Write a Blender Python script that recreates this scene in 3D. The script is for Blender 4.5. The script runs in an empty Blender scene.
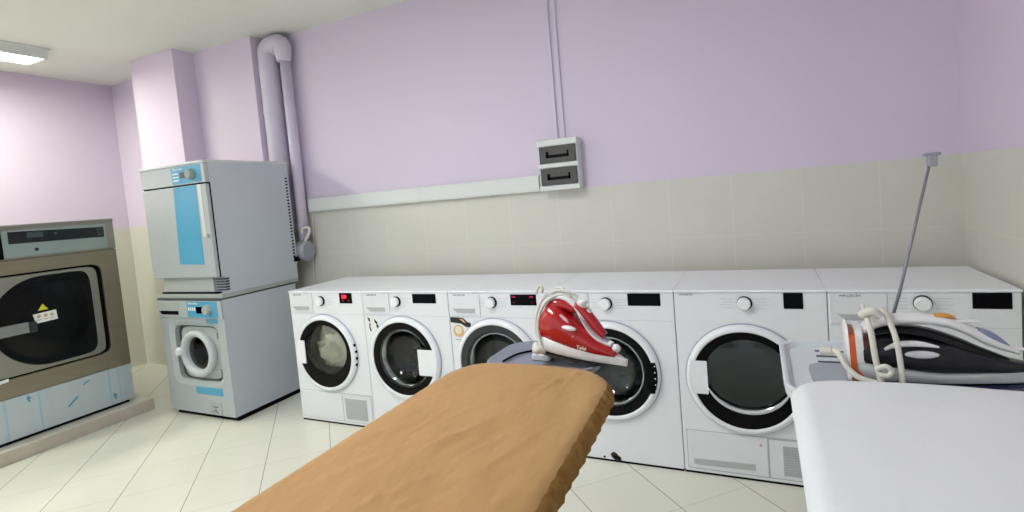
import bpy, bmesh, math, random
from mathutils import Vector, Matrix, noise
random.seed(4)
PI = math.pi
SC = bpy.context.scene
COL = SC.collection

# ------------------------------------------------------------------ camera, world, exposure
F_PX, CY = 527.7, 230.35
yaw, pitch, roll = -0.440, -0.063, -0.086
fwd = Vector((math.sin(yaw)*math.cos(pitch), math.cos(yaw)*math.cos(pitch), math.sin(pitch)))
r0 = Vector((math.cos(yaw), -math.sin(yaw), 0)); u0 = r0.cross(fwd)
right = r0*math.cos(roll) + u0*math.sin(roll)
up = -r0*math.sin(roll) + u0*math.cos(roll)
cam_data = bpy.data.cameras.new('camera'); cam = bpy.data.objects.new('camera', cam_data); COL.objects.link(cam)
M = Matrix((right, up, -fwd)).transposed().to_4x4(); M.translation = Vector((2.77, -2.432, 1.330))
cam.matrix_world = M
cam_data.sensor_fit = 'HORIZONTAL'; cam_data.sensor_width = 36; cam_data.lens = F_PX*36/1024
cam_data.shift_y = (CY-256)/1024; cam_data.clip_start = 0.02
SC.camera = cam

W = bpy.data.worlds.new('world'); SC.world = W; W.use_nodes = True
bg = W.node_tree.nodes['Background']; bg.inputs[0].default_value = (0.86, 0.93, 1.0, 1); bg.inputs[1].default_value = 0.40
SC.view_settings.view_transform = 'Standard'; SC.view_settings.look = 'None'
SC.view_settings.gamma = 1; SC.view_settings.exposure = 1.25; SC.view_settings.use_curve_mapping = False
LAMP_WARM = ((0.98, 1.0, 0.82), 17.0)
LAMP_WARM_REAR = 34.0
LAMP_COOL = ((0.93, 0.95, 1.0), 21.0)

# ------------------------------------------------------------------ materials
def lin(c):
    if isinstance(c, str): c = tuple(int(c[i:i+2], 16)/255 for i in (0, 2, 4))
    return tuple((x/12.92 if x <= 0.04045 else ((x+0.055)/1.055)**2.4) for x in c) + (1,)
class N:
    def __init__(s, m): s.t = m.node_tree; s.t.nodes.clear()
    def n(s, typ, **kw):
        o = s.t.nodes.new(typ)
        for k, v in kw.items(): setattr(o, k, v)
        return o
    def l(s, a, b): s.t.links.new(a, b)
    def math(s, op, a, b=None):
        o = s.n('ShaderNodeMath', operation=op)
        for i, v in enumerate((a, b)):
            if v is None: continue
            if isinstance(v, (int, float)): o.inputs[i].default_value = v
            else: s.l(v, o.inputs[i])
        return o.outputs[0]
    def mix(s, f, a, b):
        o = s.n('ShaderNodeMix', data_type='RGBA')
        if isinstance(f, (int, float)): o.inputs[0].default_value = f
        else: s.l(f, o.inputs[0])
        for i, v in ((6, a), (7, b)):
            if isinstance(v, tuple): o.inputs[i].default_value = v
            else: s.l(v, o.inputs[i])
        return o.outputs[2]
def mat(name, col, rough=0.5, metal=0.0, col2=None, scale=8.0, bump=0.0, bscale=None, coat=0.0, stretch=None, spec=0.5, sheen=0.0, bdist=0.01, rotz=0.0):
    m = bpy.data.materials.new(name); m.use_nodes = True; g = N(m)
    out = g.n('ShaderNodeOutputMaterial'); b = g.n('ShaderNodeBsdfPrincipled'); g.l(b.outputs[0], out.inputs[0])
    b.inputs['Roughness'].default_value = rough; b.inputs['Metallic'].default_value = metal
    b.inputs['Coat Weight'].default_value = coat; b.inputs['Specular IOR Level'].default_value = spec
    b.inputs['Sheen Weight'].default_value = sheen
    tc = g.n('ShaderNodeTexCoord'); mp = g.n('ShaderNodeMapping'); g.l(tc.outputs['Object'], mp.inputs[0])
    if stretch: mp.inputs['Scale'].default_value = stretch
    mp.inputs['Rotation'].default_value = (0, 0, rotz)
    no = g.n('ShaderNodeTexNoise'); no.inputs['Scale'].default_value = scale; no.inputs['Detail'].default_value = 4
    g.l(mp.outputs[0], no.inputs[0])
    c1 = lin(col); c2 = lin(col2) if col2 else tuple(x*0.94 for x in c1[:3]) + (1,)
    g.l(g.mix(no.outputs[0], c1, c2), b.inputs['Base Color'])
    if bump:
        n2 = g.n('ShaderNodeTexNoise'); n2.inputs['Scale'].default_value = bscale or scale; n2.inputs['Detail'].default_value = 3
        g.l(mp.outputs[0], n2.inputs[0])
        bp = g.n('ShaderNodeBump'); bp.inputs['Strength'].default_value = bump; bp.inputs['Distance'].default_value = bdist
        g.l(n2.outputs[0], bp.inputs['Height']); g.l(bp.outputs[0], b.inputs['Normal'])
    return m
def glow(name, col, s):
    m = bpy.data.materials.new(name); m.use_nodes = True; g = N(m)
    out = g.n('ShaderNodeOutputMaterial'); e = g.n('ShaderNodeEmission'); e.inputs[0].default_value = tuple(col[:3]) + (1,); e.inputs[1].default_value = s
    g.l(e.outputs[0], out.inputs[0]); return m
def glass(name, tint, rough=0.03, amount=0.10):
    m = bpy.data.materials.new(name); m.use_nodes = True; g = N(m)
    out = g.n('ShaderNodeOutputMaterial'); t = g.n('ShaderNodeBsdfTransparent'); t.inputs[0].default_value = lin(tint)
    gl = g.n('ShaderNodeBsdfGlossy'); gl.inputs['Roughness'].default_value = rough
    fr = g.n('ShaderNodeFresnel'); fr.inputs[0].default_value = 1.5
    f = g.math('ADD', fr.outputs[0], amount-0.04)
    mx = g.n('ShaderNodeMixShader'); g.l(f, mx.inputs[0]); g.l(t.outputs[0], mx.inputs[1]); g.l(gl.outputs[0], mx.inputs[2]); g.l(mx.outputs[0], out.inputs[0])
    return m
def line_mask(g, coord, pitch, off, width):
    a = g.math('SUBTRACT', coord, off); a = g.math('DIVIDE', a, pitch); a = g.math('FRACT', a)
    a = g.math('SUBTRACT', a, 0.5); a = g.math('ABSOLUTE', a)
    return g.math('GREATER_THAN', a, 0.5-width/pitch/2)
def wall_mat(name, axis, off, with_tiles=True):
    m = bpy.data.materials.new(name); m.use_nodes = True; g = N(m)
    out = g.n('ShaderNodeOutputMaterial'); b = g.n('ShaderNodeBsdfPrincipled'); g.l(b.outputs[0], out.inputs[0])
    ge = g.n('ShaderNodeNewGeometry'); sx = g.n('ShaderNodeSeparateXYZ'); g.l(ge.outputs['Position'], sx.inputs[0])
    no = g.n('ShaderNodeTexNoise'); no.inputs['Scale'].default_value = 2.2; g.l(ge.outputs['Position'], no.inputs[0])
    paint = g.mix(no.outputs[0], lin('dccfe2'), lin('d8cbdf'))
    n2 = g.n('ShaderNodeTexNoise'); n2.inputs['Scale'].default_value = 5; g.l(ge.outputs['Position'], n2.inputs[0])
    tile = g.mix(n2.outputs[0], lin('d6d4ca'), lin('d0cec4'))
    lu = line_mask(g, sx.outputs[axis], 0.3329, off, 0.004); lv = line_mask(g, sx.outputs[2], 0.333, 1.352, 0.004)
    grout = g.math('MAXIMUM', lu, lv)
    tile = g.mix(grout, tile, lin('dcd9cd'))
    up_ = g.math('GREATER_THAN', sx.outputs[2], 1.35)
    g.l(g.mix(up_, tile, paint) if with_tiles else paint, b.inputs['Base Color'])
    r = g.math('MULTIPLY_ADD', up_, 0.45); r.node.inputs[2].default_value = 0.32
    g.l(r, b.inputs['Roughness'])
    n3 = g.n('ShaderNodeTexNoise'); n3.inputs['Scale'].default_value = 60; g.l(ge.outputs['Position'], n3.inputs[0])
    h = g.math('SUBTRACT', g.math('MULTIPLY', n3.outputs[0], 0.15), g.math('MULTIPLY', grout, g.math('SUBTRACT', 1.0, up_)))
    bp = g.n('ShaderNodeBump'); bp.inputs['Strength'].default_value = 0.15; bp.inputs['Distance'].default_value = 0.004
    g.l(h, bp.inputs['Height']); g.l(bp.outputs[0], b.inputs['Normal'])
    return m
def floor_mat():
    m = bpy.data.materials.new('floor_tiles'); m.use_nodes = True; g = N(m)
    out = g.n('ShaderNodeOutputMaterial'); b = g.n('ShaderNodeBsdfPrincipled'); g.l(b.outputs[0], out.inputs[0])
    ge = g.n('ShaderNodeNewGeometry'); sx = g.n('ShaderNodeSeparateXYZ'); g.l(ge.outputs['Position'], sx.inputs[0])
    s = g.math('ADD', sx.outputs[0], sx.outputs[1]); d = g.math('SUBTRACT', sx.outputs[0], sx.outputs[1])
    ls = line_mask(g, s, 0.476, 0.227, 0.0065); ld = line_mask(g, d, 0.479, 0.315, 0.005)
    fs = g.math('FLOOR', g.math('DIVIDE', g.math('SUBTRACT', s, 0.227), 0.476)); fd = g.math('FLOOR', g.math('DIVIDE', g.math('SUBTRACT', d, 0.315), 0.479))
    cv = g.n('ShaderNodeCombineXYZ'); g.l(fs, cv.inputs[0]); g.l(fd, cv.inputs[1])
    wn = g.n('ShaderNodeTexWhiteNoise'); g.l(cv.outputs[0], wn.inputs[0])
    no = g.n('ShaderNodeTexNoise'); no.inputs['Scale'].default_value = 6; no.inputs['Detail'].default_value = 5; g.l(ge.outputs['Position'], no.inputs[0])
    t = g.mix(no.outputs[0], lin('e6e5d9'), lin('dfded2')); t = g.mix(g.math('MULTIPLY', wn.outputs[0], 0.35), t, lin('dbd9cc'))
    t = g.mix(g.math('MULTIPLY', ld, 0.6), t, lin('b6b5a6')); t = g.mix(ls, t, lin('a09f92'))
    g.l(t, b.inputs['Base Color']); b.inputs['Roughness'].default_value = 0.22
    h = g.math('MAXIMUM', ls, ld); h = g.math('MULTIPLY', h, -1.0)
    bp = g.n('ShaderNodeBump'); bp.inputs['Strength'].default_value = 0.2; bp.inputs['Distance'].default_value = 0.004
    g.l(h, bp.inputs['Height']); g.l(bp.outputs[0], b.inputs['Normal'])
    return m

white = mat('white_enamel', 'e4e6ea', 0.28, col2='e0e2e6')
white_top = mat('white_enamel_lit_top', 'f1f3f8', 0.35)  # paler than the enamel: overhead light on the tops put into the colour
panel_white = mat('panel_plastic', 'e0e2e6', 0.4)
slot_grey = mat('handle_slot_grey', 'b4b6b8', 0.5)
seam = mat('seam_grey', 'c6c8cd', 0.6)
ring_white = mat('door_ring_white', 'eceef2', 0.25)
black_gloss = mat('black_gloss', '060607', 0.2, spec=0.12)
smoke_gloss = mat('smoked_plastic', '4b4c50', 0.3, col2='1c1d20', scale=16, spec=0.2)
display_black = mat('display_black', '030307', 0.25, spec=0.08)
black_matte = mat('black_rubber', '08080a', 0.8, spec=0.1)
chrome = mat('chrome', 'd8dade', 0.12, 1.0)
drum_steel = mat('drum_steel', '8a8d8c', 0.35, 0.8, stretch=(1, 1, 6))
drum_lit = mat('drum_steel_lit', 'e2e6e6', 0.35, 0.1)  # pale copy of the drum steel, brightened in place of light inside the drum
grey_print = mat('grey_print', '8d9096', 0.6)
dark_print = mat('dark_print', '55585e', 0.6)
knob_white = mat('knob_white', 'f0f1f3', 0.3)
blue_line = mat('door_edge_grey_blue', 'a3a8c0', 0.4)
grille_grey = mat('grille_grey', 'b3b5b8', 0.6)
grille_dark = mat('grille_dark', '8f9296', 0.6)
steel = mat('brushed_steel', '9b998e', 0.38, 0.6, col2='8b897e', scale=20, stretch=(1, 0.05, 1))
steel_dark = mat('brushed_steel_frame', '968c7a', 0.4, 0.6, col2='867c69', scale=24, stretch=(1, 0.05, 1))
film_white = mat('protective_film', 'c3ccce', 0.35, 0.15, col2='b3c0c5', scale=3, stretch=(1, 4, 0.6))
film_blue = mat('film_blue', '8db6c9', 0.35, col2='a9c6d2', scale=9)
film_blue_dark = mat('film_blue_dark', '5795b2', 0.4)
fascia_blue = mat('fascia_grey_blue', '96a4a0', 0.4, 0.2)
label_white = mat('label_paper', 'e8e8e2', 0.6)
yellow = mat('warning_yellow', 'd8d02a', 0.5)
kerb = mat('plinth_plaster', 'c7beb0', 0.7, col2='b5ab9c', scale=10, bump=0.3, bscale=40)
kerb_top = mat('plinth_top_tile', 'd8d3c6', 0.35)
grey_paint = mat('silver_paint', 'b2b8ba', 0.42, 0.15, col2='aab0b3')
grey_side = mat('galvanised_side', 'bcc3ca', 0.5, 0.0, col2='b5bcc4', scale=5)
tower_top = mat('tower_top_panel', 'c9ccd0', 0.4)
tower_blue = mat('tower_blue_film', '5aa3c2', 0.35, col2='4b96bb', scale=6)
strip_pale = mat('pale_edge_strip', 'cfd3cd', 0.4)
duct_paint = mat('duct_plastic', 'd3cadb', 0.45, col2='cdc3d6')
trunk_white = mat('trunking_pvc', 'dfe2e0', 0.4)
smoked_lid = mat('smoked_lid', '55544f', 0.2, col2='4b4a46')
ceiling_m = mat('ceiling_paint', 'e6e8de', 0.85, col2='e2e4da', scale=1.5, bump=0.05, bscale=80)
tan_cloth = mat('tan_cotton', 'b38d5f', 0.9, col2='a98355', scale=5, bump=0.75, bscale=5.5, stretch=(1.9, 1.0, 1), rotz=0.75, bdist=0.025, sheen=0.1, spec=0.1)
tan_gather_shade = mat('tan_cotton_gather_shade', 'ab8450', 0.95, col2='74501f', scale=48, bump=1.0, bscale=60, stretch=(1, 1, 0.15), spec=0.1)  # gathered side, its shade painted in as darker brown streaks
white_cloth = mat('white_cotton', 'e2e3e6', 0.9, col2='dddee2', scale=7, bump=0.12, bscale=10, spec=0.1)
tray_grey = mat('tray_silicone_grey', '8b909d', 0.6, col2='838896')
tray_white = mat('tray_plastic_white', 'd3d9de', 0.4, col2='ced5db')
tray_patch = mat('tray_patch_grey', 'a0a6b0', 0.5)
iron_red = mat('iron_red', 'b00c16', 0.14, coat=0.5, col2='a30a13')
iron_red_dark = mat('iron_red_tank', '6e0810', 0.08, coat=0.5)
iron_white = mat('iron_white', 'e4e2e2', 0.3)
iron_black = mat('iron_black', '06070b', 0.15, col2='0c0d12', spec=0.3)
iron_smoke = mat('iron_smoked_tank', '101015', 0.2, col2='232329', scale=25, spec=0.3)
iron_silver = mat('iron_silver', 'b9bcbe', 0.3, 0.3)
sole_metal = mat('sole_steel', '55585c', 0.3, 0.8)
sole_blue = mat('sole_blue_grey', '2c3352', 0.3, 0.5)
orange = mat('orange_plastic', 'c4591f', 0.35)
amber = mat('amber_button', 'd5933a', 0.35)
spray_blue = mat('spray_button_blue', '7f88a8', 0.35)
cable_white = mat('cable_white', 'd8d6cf', 0.5)
cable_sleeve = mat('cable_sleeve_cream', 'd3d0c4', 0.6)
rod_grey = mat('rod_grey', '85858c', 0.4, 0.3)
towel_m = mat('towel_cream', 'f2ecdc', 0.95, col2='d8ceb4', scale=12, bump=0.8, bscale=30)
cloth_dark = mat('garment_dark', '3b3a3d', 0.95, col2='202023', scale=9, bump=0.8, bscale=20)
cloth_grey = mat('garment_grey', '84858a', 0.95, col2='3c3d42', scale=9, bump=0.8, bscale=20)
rust = mat('rust', '4b3424', 0.95, col2='2e2019', scale=60)
gold = mat('sticker_gold', 'c49a4a', 0.4, col2='e8c98a', scale=40)
leg_metal = mat('leg_white_metal', 'cfd2d6', 0.35, 0.2)
door_glass = glass('door_glass', 'd0d6d4', 0.05, 0.05)
door_glass_dark = glass('door_glass_dark', 'b4bcb8', 0.12, 0.04)
port_glass = glass('port_glass', '3a3634', 0.08, 0.04)
door_glass_clear = glass('door_glass_clear', 'f4f8f6', 0.05, 0.03)
lamp_glow_warm = glow('lamp_diffuser_warm', LAMP_WARM[0], LAMP_WARM[1])
lamp_glow_rear = glow('lamp_diffuser_rear', LAMP_WARM[0], LAMP_WARM_REAR)
lamp_glow_cool = glow('lamp_diffuser_cool', LAMP_COOL[0], LAMP_COOL[1])
lamp_shell = mat('lamp_housing', 'd5d8d6', 0.5)
led_red = glow('led_red', (1.0, 0.02, 0.03), 1.6)
led_dim = glow('led_red_dim', (0.45, 0.02, 0.06), 0.6)
lcd = mat('lcd_grey_green', '3c4a4a', 0.3)

# ------------------------------------------------------------------ geometry helpers
def link(name, bm, m, parent=None, bevel=0.0, smooth=False, subsurf=0, loc=None, seg=2):
    bmesh.ops.recalc_face_normals(bm, faces=bm.faces)
    me = bpy.data.meshes.new(name); bm.to_mesh(me); bm.free()
    for mm in (m if isinstance(m, (list, tuple)) else [m]): me.materials.append(mm)
    o = bpy.data.objects.new(name, me); COL.objects.link(o)
    if parent is not None: o.parent = parent
    if loc is not None: o.location = loc
    if smooth:
        for p in me.polygons: p.use_smooth = True
    if bevel:
        b = o.modifiers.new('bevel', 'BEVEL'); b.width = bevel; b.segments = seg; b.limit_method = 'ANGLE'; b.angle_limit = math.radians(40)
        for p in me.polygons: p.use_smooth = True
        b.harden_normals = True
    if subsurf:
        s = o.modifiers.new('sub', 'SUBSURF'); s.levels = s.render_levels = subsurf
    return o
def bx(bm, x0, x1, y0, y1, z0, z1, mi=0):
    v = [bm.verts.new((x, y, z)) for x in (x0, x1) for y in (y0, y1) for z in (z0, z1)]
    for f in ((0, 1, 3, 2), (4, 6, 7, 5), (0, 4, 5, 1), (2, 3, 7, 6), (0, 2, 6, 4), (1, 5, 7, 3)):
        bm.faces.new([v[i] for i in f]).material_index = mi
    return v
def box(name, x0, x1, y0, y1, z0, z1, m, parent=None, bevel=0.0):
    bm = bmesh.new(); bx(bm, x0, x1, y0, y1, z0, z1); return link(name, bm, m, parent, bevel)
def loops(bm, ls, close=True, cap0=False, cap1=False, mi=0):
    vs = [[bm.verts.new(p) for p in l] for l in ls]
    for a, b in zip(vs, vs[1:]):
        n = len(a)
        for i in range(n if close else n-1):
            j = (i+1) % n
            bm.faces.new((a[i], a[j], b[j], b[i])).material_index = mi
    if cap0: bm.faces.new(vs[0][::-1]).material_index = mi
    if cap1: bm.faces.new(vs[-1]).material_index = mi
    return vs
def frame3(axis):
    # maps (u, v, d) -> world: axis '-y': u=x, v=z, d toward viewer is -y ; '+x': u=y, v=z, d is +x
    if axis == '-y': return lambda u, v, d: (u, -d, v)
    if axis == '+x': return lambda u, v, d: (d, u, v)
def lathe(bm, prof, c, axis='-y', n=48, a0=0, a1=2*PI, cap0=False, cap1=False, mi=0, el=1.0):
    f = frame3(axis); full = abs(a1-a0-2*PI) < 1e-6
    k = n if full else n+1
    ls = [[f(c[0]+r*math.cos(a0+(a1-a0)*i/n), c[1]+r*el*math.sin(a0+(a1-a0)*i/n), c[2]+d) for i in range(k)] for r, d in prof]
    return loops(bm, ls, close=full, cap0=cap0, cap1=cap1, mi=mi)
def prism(bm, pts, d0, d1, axis='-y', mi=0):
    f = frame3(axis)
    loops(bm, [[f(u, v, d0) for u, v in pts], [f(u, v, d1) for u, v in pts]], cap0=True, cap1=True, mi=mi)
def tube(bm, pts, r, n=12, cap=True, smoothpath=0, mi=0, el=1.0):
    pts = [Vector(p) for p in pts]
    if smoothpath: pts = catmull(pts, smoothpath)
    rs = r if isinstance(r, (list, tuple)) else [r]*len(pts)
    if len(rs) != len(pts):
        m_ = len(rs)-1; rs = [rs[min(int(i*m_/(len(pts)-1)), m_-1)]*(1-(i*m_/(len(pts)-1)-min(int(i*m_/(len(pts)-1)), m_-1))) + rs[min(int(i*m_/(len(pts)-1)), m_-1)+1]*(i*m_/(len(pts)-1)-min(int(i*m_/(len(pts)-1)), m_-1)) for i in range(len(pts))]
    ls = []; prev = None
    for i, p in enumerate(pts):
        t = (pts[min(i+1, len(pts)-1)]-pts[max(i-1, 0)]).normalized()
        a = prev if prev is not None else (Vector((0, 0, 1)) if abs(t.z) < 0.9 else Vector((1, 0, 0)))
        a = (a-t*a.dot(t)).normalized(); b = t.cross(a); prev = a
        ls.append([p+a*rs[i]*math.cos(2*PI*k/n)+b*rs[i]*el*math.sin(2*PI*k/n) for k in range(n)])
    loops(bm, ls, cap0=cap, cap1=cap, mi=mi)
def catmull(p, k):
    out = []
    for i in range(len(p)-1):
        a, b, c, d = p[max(i-1, 0)], p[i], p[i+1], p[min(i+2, len(p)-1)]
        for j in range(k):
            t = j/k; out.append(0.5*((2*b)+(c-a)*t+(2*a-5*b+4*c-d)*t*t+(3*b-a-3*c+d)*t**3))
    out.append(p[-1]); return out
def ray_rect(cx, cy, x0, x1, y0, y1, a):
    c, s = math.cos(a), math.sin(a); t = 1e9
    if c > 1e-9: t = min(t, (x1-cx)/c)
    if c < -1e-9: t = min(t, (x0-cx)/c)
    if s > 1e-9: t = min(t, (y1-cy)/s)
    if s < -1e-9: t = min(t, (y0-cy)/s)
    return (cx+t*c, cy+t*s)
def angles(cx, cy, x0, x1, y0, y1, n=64):
    a = [2*PI*i/n for i in range(n)]
    for x, y in ((x0, y0), (x0, y1), (x1, y0), (x1, y1)):
        t = math.atan2(y-cy, x-cx) % (2*PI)
        k = min(range(len(a)), key=lambda i: abs(a[i]-t)); a[k] = t
    return sorted(a)
def sup(a, A, B, p=8): return (abs(math.cos(a)/A)**p+abs(math.sin(a)/B)**p)**(-1/p)
def text(name, s, size, loc, m, parent=None, axis='-y', depth=0.0006, rz=0.0, sx=1.0):
    cu = bpy.data.curves.new(name, 'FONT'); cu.body = s; cu.size = size; cu.extrude = depth; cu.align_x = 'CENTER'; cu.align_y = 'CENTER'
    t = bpy.data.objects.new('t', cu); COL.objects.link(t)
    bpy.context.view_layer.update()
    me = bpy.data.meshes.new_from_object(t.evaluated_get(bpy.context.evaluated_depsgraph_get()))
    bpy.data.objects.remove(t); bpy.data.curves.remove(cu)
    me.materials.clear(); me.materials.append(m); me.name = name
    o = bpy.data.objects.new(name, me); COL.objects.link(o); o.location = loc
    o.rotation_euler = (PI/2, 0, rz if axis == '-y' else PI/2); o.scale = (sx, 1, 1)
    if parent is not None: o.parent = parent
    return o
def empty(name, label, cat, loc=(0, 0, 0), group=None, rot=(0, 0, 0)):
    o = bpy.data.objects.new(name, None); COL.objects.link(o); o.empty_display_size = 0.1
    o.location = loc; o.rotation_euler = rot; tag(o, label, cat, group); return o
def tag(o, label, cat, group=None):
    o['label'] = label; o['category'] = cat
    if group: o['group'] = group
    return o
def struct(o): o['kind'] = 'structure'; return o

# ------------------------------------------------------------------ the room
XL, XR, YB, YF, H = -2.8, 3.622, 0.66, -4.2, 2.72
struct(box('floor', XL-.1, XR+.1, YF, YB+.1, -0.1, 0, floor_mat()))
struct(box('ceiling', XL-.1, XR+.1, YF, YB+.1, H, H+.1, ceiling_m))
struct(box('wall_back', XL-.1, XR+.1, YB, YB+.1, 0, H, wall_mat('wall_back_finish', 0, 0.311)))
struct(box('wall_left', XL-.1, XL, YF, YB, 0, H, wall_mat('wall_left_finish', 1, 0.66)))
struct(box('wall_right', XR, XR+.1, YF, YB, 0, H, wall_mat('wall_right_finish', 1, 0.46)))
struct(box('wall_pillar', -1.885, -1.335, 0.32, YB, 0, H, wall_mat('wall_pillar_finish', 0, 0.311)))
struct(box('wall_step', -1.335, -0.668, 0.492, YB, 0, H, wall_mat('wall_step_finish', 0, 0.311)))

# ceiling lamps
def ceiling_lamp(x0, x1, y0, y1, label, glowm):
    t = empty('ceiling_lamp', label, 'ceiling lamp', ((x0+x1)/2, (y0+y1)/2, H), 'surface mounted ceiling lamps')
    cx, cy = (x0+x1)/2, (y0+y1)/2; hx, hy = (x1-x0)/2, (y1-y0)/2
    bm = bmesh.new()
    L = lambda a, b, z: [(-hx+a, -hy+b, z), (hx-a, -hy+b, z), (hx-a, hy-b, z), (-hx+a, hy-b, z)]
    loops(bm, [L(0, 0, 0), L(0, 0, -0.012), L(.01, .01, -0.018), L(.02, .02, -0.075), L(.035, .035, -0.078), L(.04, .04, -0.070)], cap0=True)
    link('housing', bm, lamp_shell, t)
    bm = bmesh.new(); bx(bm, -hx+.04, hx-.04, -hy+.04, hy-.04, -0.074, -0.068)
    link('diffuser', bm, glowm, t)
    return t
ceiling_lamp(-2.22, -1.93, -1.42, -0.20, 'rectangular white ceiling lamp glowing above the steel washer', lamp_glow_warm)
ceiling_lamp(-2.22, -1.93, -3.42, -2.20, 'rectangular ceiling lamp farther back on the left, outside the frame', lamp_glow_rear)
ceiling_lamp(1.15, 1.44, -2.35, -1.13, 'rectangular ceiling lamp behind the camera, outside the frame', lamp_glow_cool)

# ------------------------------------------------------------------ white domestic washers and dryers
DC = (0.278, 0.457)          # door centre on the front
def sector(bm, side, rin, zc, hz, d0, d1, mi=0, rout=0.232):
    # white or black block bridging the ring on one side (-1 left, 1 right)
    n = 8; pts = []
    for i in range(n+1):
        z = -hz+2*hz*i/n+zc-DC[1]; x = math.sqrt(max(rout**2-z*z, 0.0001)); pts.append((DC[0]+side*x, DC[1]+z))
    pts += [(DC[0]+side*rin, zc+hz), (DC[0]+side*rin, zc-hz)]
    prism(bm, pts, d0, d1, mi=mi)
def machine(x0, name, label, cat, kind, disp, ledm=None, handle=None, hinge=None, drawer=True, knob=(0.27, 0.787), kick=None, glassm=None, drumm=None, tophang=0.0, depth=0.53, h=0.85, ring=None, brand=None):
    t = empty(name, label, cat, (x0, 0, 0), 'white front loading machines in a row')
    w = 0.5993
    # body: front with round opening, closed sides and back
    bm = bmesh.new(); A = angles(DC[0], DC[1], 0.0015, w, 0.009, h-.012)
    out = [ray_rect(DC[0], DC[1], 0.0015, w, 0.009, h-.012, a) for a in A]; inn = [(DC[0]+.205*math.cos(a), DC[1]+.205*math.sin(a)) for a in A]
    loops(bm, [[(u, depth, v) for u, v in out], [(u, 0, v) for u, v in out], [(u, 0, v) for u, v in inn], [(u, 0.05, v) for u, v in inn]], cap0=True)
    link('body', bm, white, t, bevel=0.005)
    box('top_panel', 0.0005, w+.001, -0.006, depth+.004, h-.012, h, white_top, t, bevel=0.004)
    # drum
    bm = bmesh.new(); lathe(bm, [(0.198, -0.03), (0.20, -0.06), (0.235, -0.10), (0.235, -0.36), (0.19, -0.385), (0.03, -0.39)], (DC[0], DC[1], 0), cap1=True)
    link('drum', bm, drumm or drum_steel, t, smooth=True)
    bm = bmesh.new(); bx(bm, 0.004, w-.004, 0.003, depth-.02, 0.0, 0.010); link('foot_base', bm, black_matte, t)
    # control fascia seam
    if drawer:
        bm = bmesh.new(); bx(bm, 0.004, w-.001, -0.0012, 0.0, 0.7048, 0.7062); link('fascia_seam', bm, seam, t)
    if drawer:
        d = box('detergent_drawer', 0.008, 0.20, -0.006, 0.02, 0.713, 0.836, panel_white, t, bevel=0.003)
        bm = bmesh.new(); prism(bm, [(0.03, 0.752), (0.168, 0.752), (0.168, 0.728), (0.062, 0.728)], 0.0062, 0.0085); link('grip_slot', bm, slot_grey, d)
        text('printed_logo', 'ARÇELİK', 0.0125, (0.078, -0.0066, 0.826), dark_print, d, sx=1.5)
    else:
        text('printed_logo', 'ARÇELİK', 0.0115, (0.055, -0.001, 0.829), dark_print, t, sx=1.3)
    # knob
    k = empty_part('program_knob', t)
    bm = bmesh.new(); lathe(bm, [(0.0305, 0), (0.0305, 0.006), (0.029, 0.009)], (knob[0]+0.0015, knob[1], 0), cap1=True, n=32); link('knob_ring_shade', bm, black_gloss, k, smooth=False)  # black ring offset to the right, also paints the knob's thin shadow
    bm = bmesh.new(); lathe(bm, [(0.0265, 0.004), (0.0265, 0.024), (0.024, 0.028)], (knob[0]-0.001, knob[1], 0), cap1=True, n=32); link('knob_cap', bm, knob_white, k, bevel=0.001)
    bm = bmesh.new()
    for s in (-1, 1):
        for j in range(4):
            z = knob[1]+0.018-0.013*j; a = knob[0]+s*0.045; b = knob[0]+s*(0.085 if j % 2 else 0.10); bx(bm, min(a, b), max(a, b), -0.0006, 0.0, z-.0011, z+.0011)
    link('program_print', bm, mat_print, t)
    # display
    dx0, dx1, dz0, dz1 = disp
    d = box('display', dx0, dx1, -0.0025, 0.002, dz0, dz1, display_black, t, bevel=0.001)
    if ledm == 'full':
        bm = bmesh.new(); zz = dz1-.02
        for i, x in enumerate((dx0+.022, dx0+.034, dx0+.046)):
            bx(bm, x, x+.009, -0.0035, -0.0025, zz-.012, zz+.009)
        link('led_digits', bm, led_red, d)
        bm = bmesh.new()
        for x in (dx0+.028, dx0+.072): bx(bm, x-.001, x+.0015, -0.0035, -0.0025, dz0+.012, dz0+.026); bx(bm, x-.005, x+.006, -0.0035, -0.0025, dz0+.017, dz0+.020)
        link('led_icons', bm, led_dim, d)
    if ledm == 'dim':
        bm = bmesh.new()
        for x in (dx0+.018, dx1-.028): bx(bm, x-.008, x+.012, -0.0035, -0.0025, dz1-.016, dz1-.009)
        bx(bm, dx0+.018, dx0+.021, -0.0035, -0.0025, dz0+.012, dz0+.018); bx(bm, dx1-.022, dx1-.019, -0.0035, -0.0025, dz0+.012, dz0+.018)
        link('led_icons', bm, led_dim, d)
    # door
    dr = empty_part('door', t)
    bm = bmesh.new(); lathe(bm, [(0.2455, 0.0), (0.247, 0.003), (0.2455, 0.006), (0.243, 0.004)], (DC[0], DC[1], 0), n=72); link('door_edge', bm, blue_line, dr, smooth=True)
    bm = bmesh.new(); lathe(bm, [(0.243, 0.0), (0.243, 0.010), (0.238, 0.020), (0.228, 0.028), (0.218, 0.030), (0.2135, 0.026), (0.2125, 0.012)], (DC[0], DC[1], 0), n=72); link('outer_ring', bm, ring_white, dr, smooth=True)
    gz, ga, gb = (0.487, 0.170, 0.155) if kind == 'd' else (0.457, 0.176, 0.176)
    if kind == 'd': gz = 0.482
    bm = bmesh.new(); A = [2*PI*i/72 for i in range(72)]
    o_ = [(DC[0]+.214*math.cos(a), DC[1]+.214*math.sin(a)) for a in A]
    gx = DC[0]+(0.008 if kind == 'd' else 0)
    i_ = [(gx+ga*math.cos(a), gz+gb*math.sin(a)) for a in A]
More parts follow.
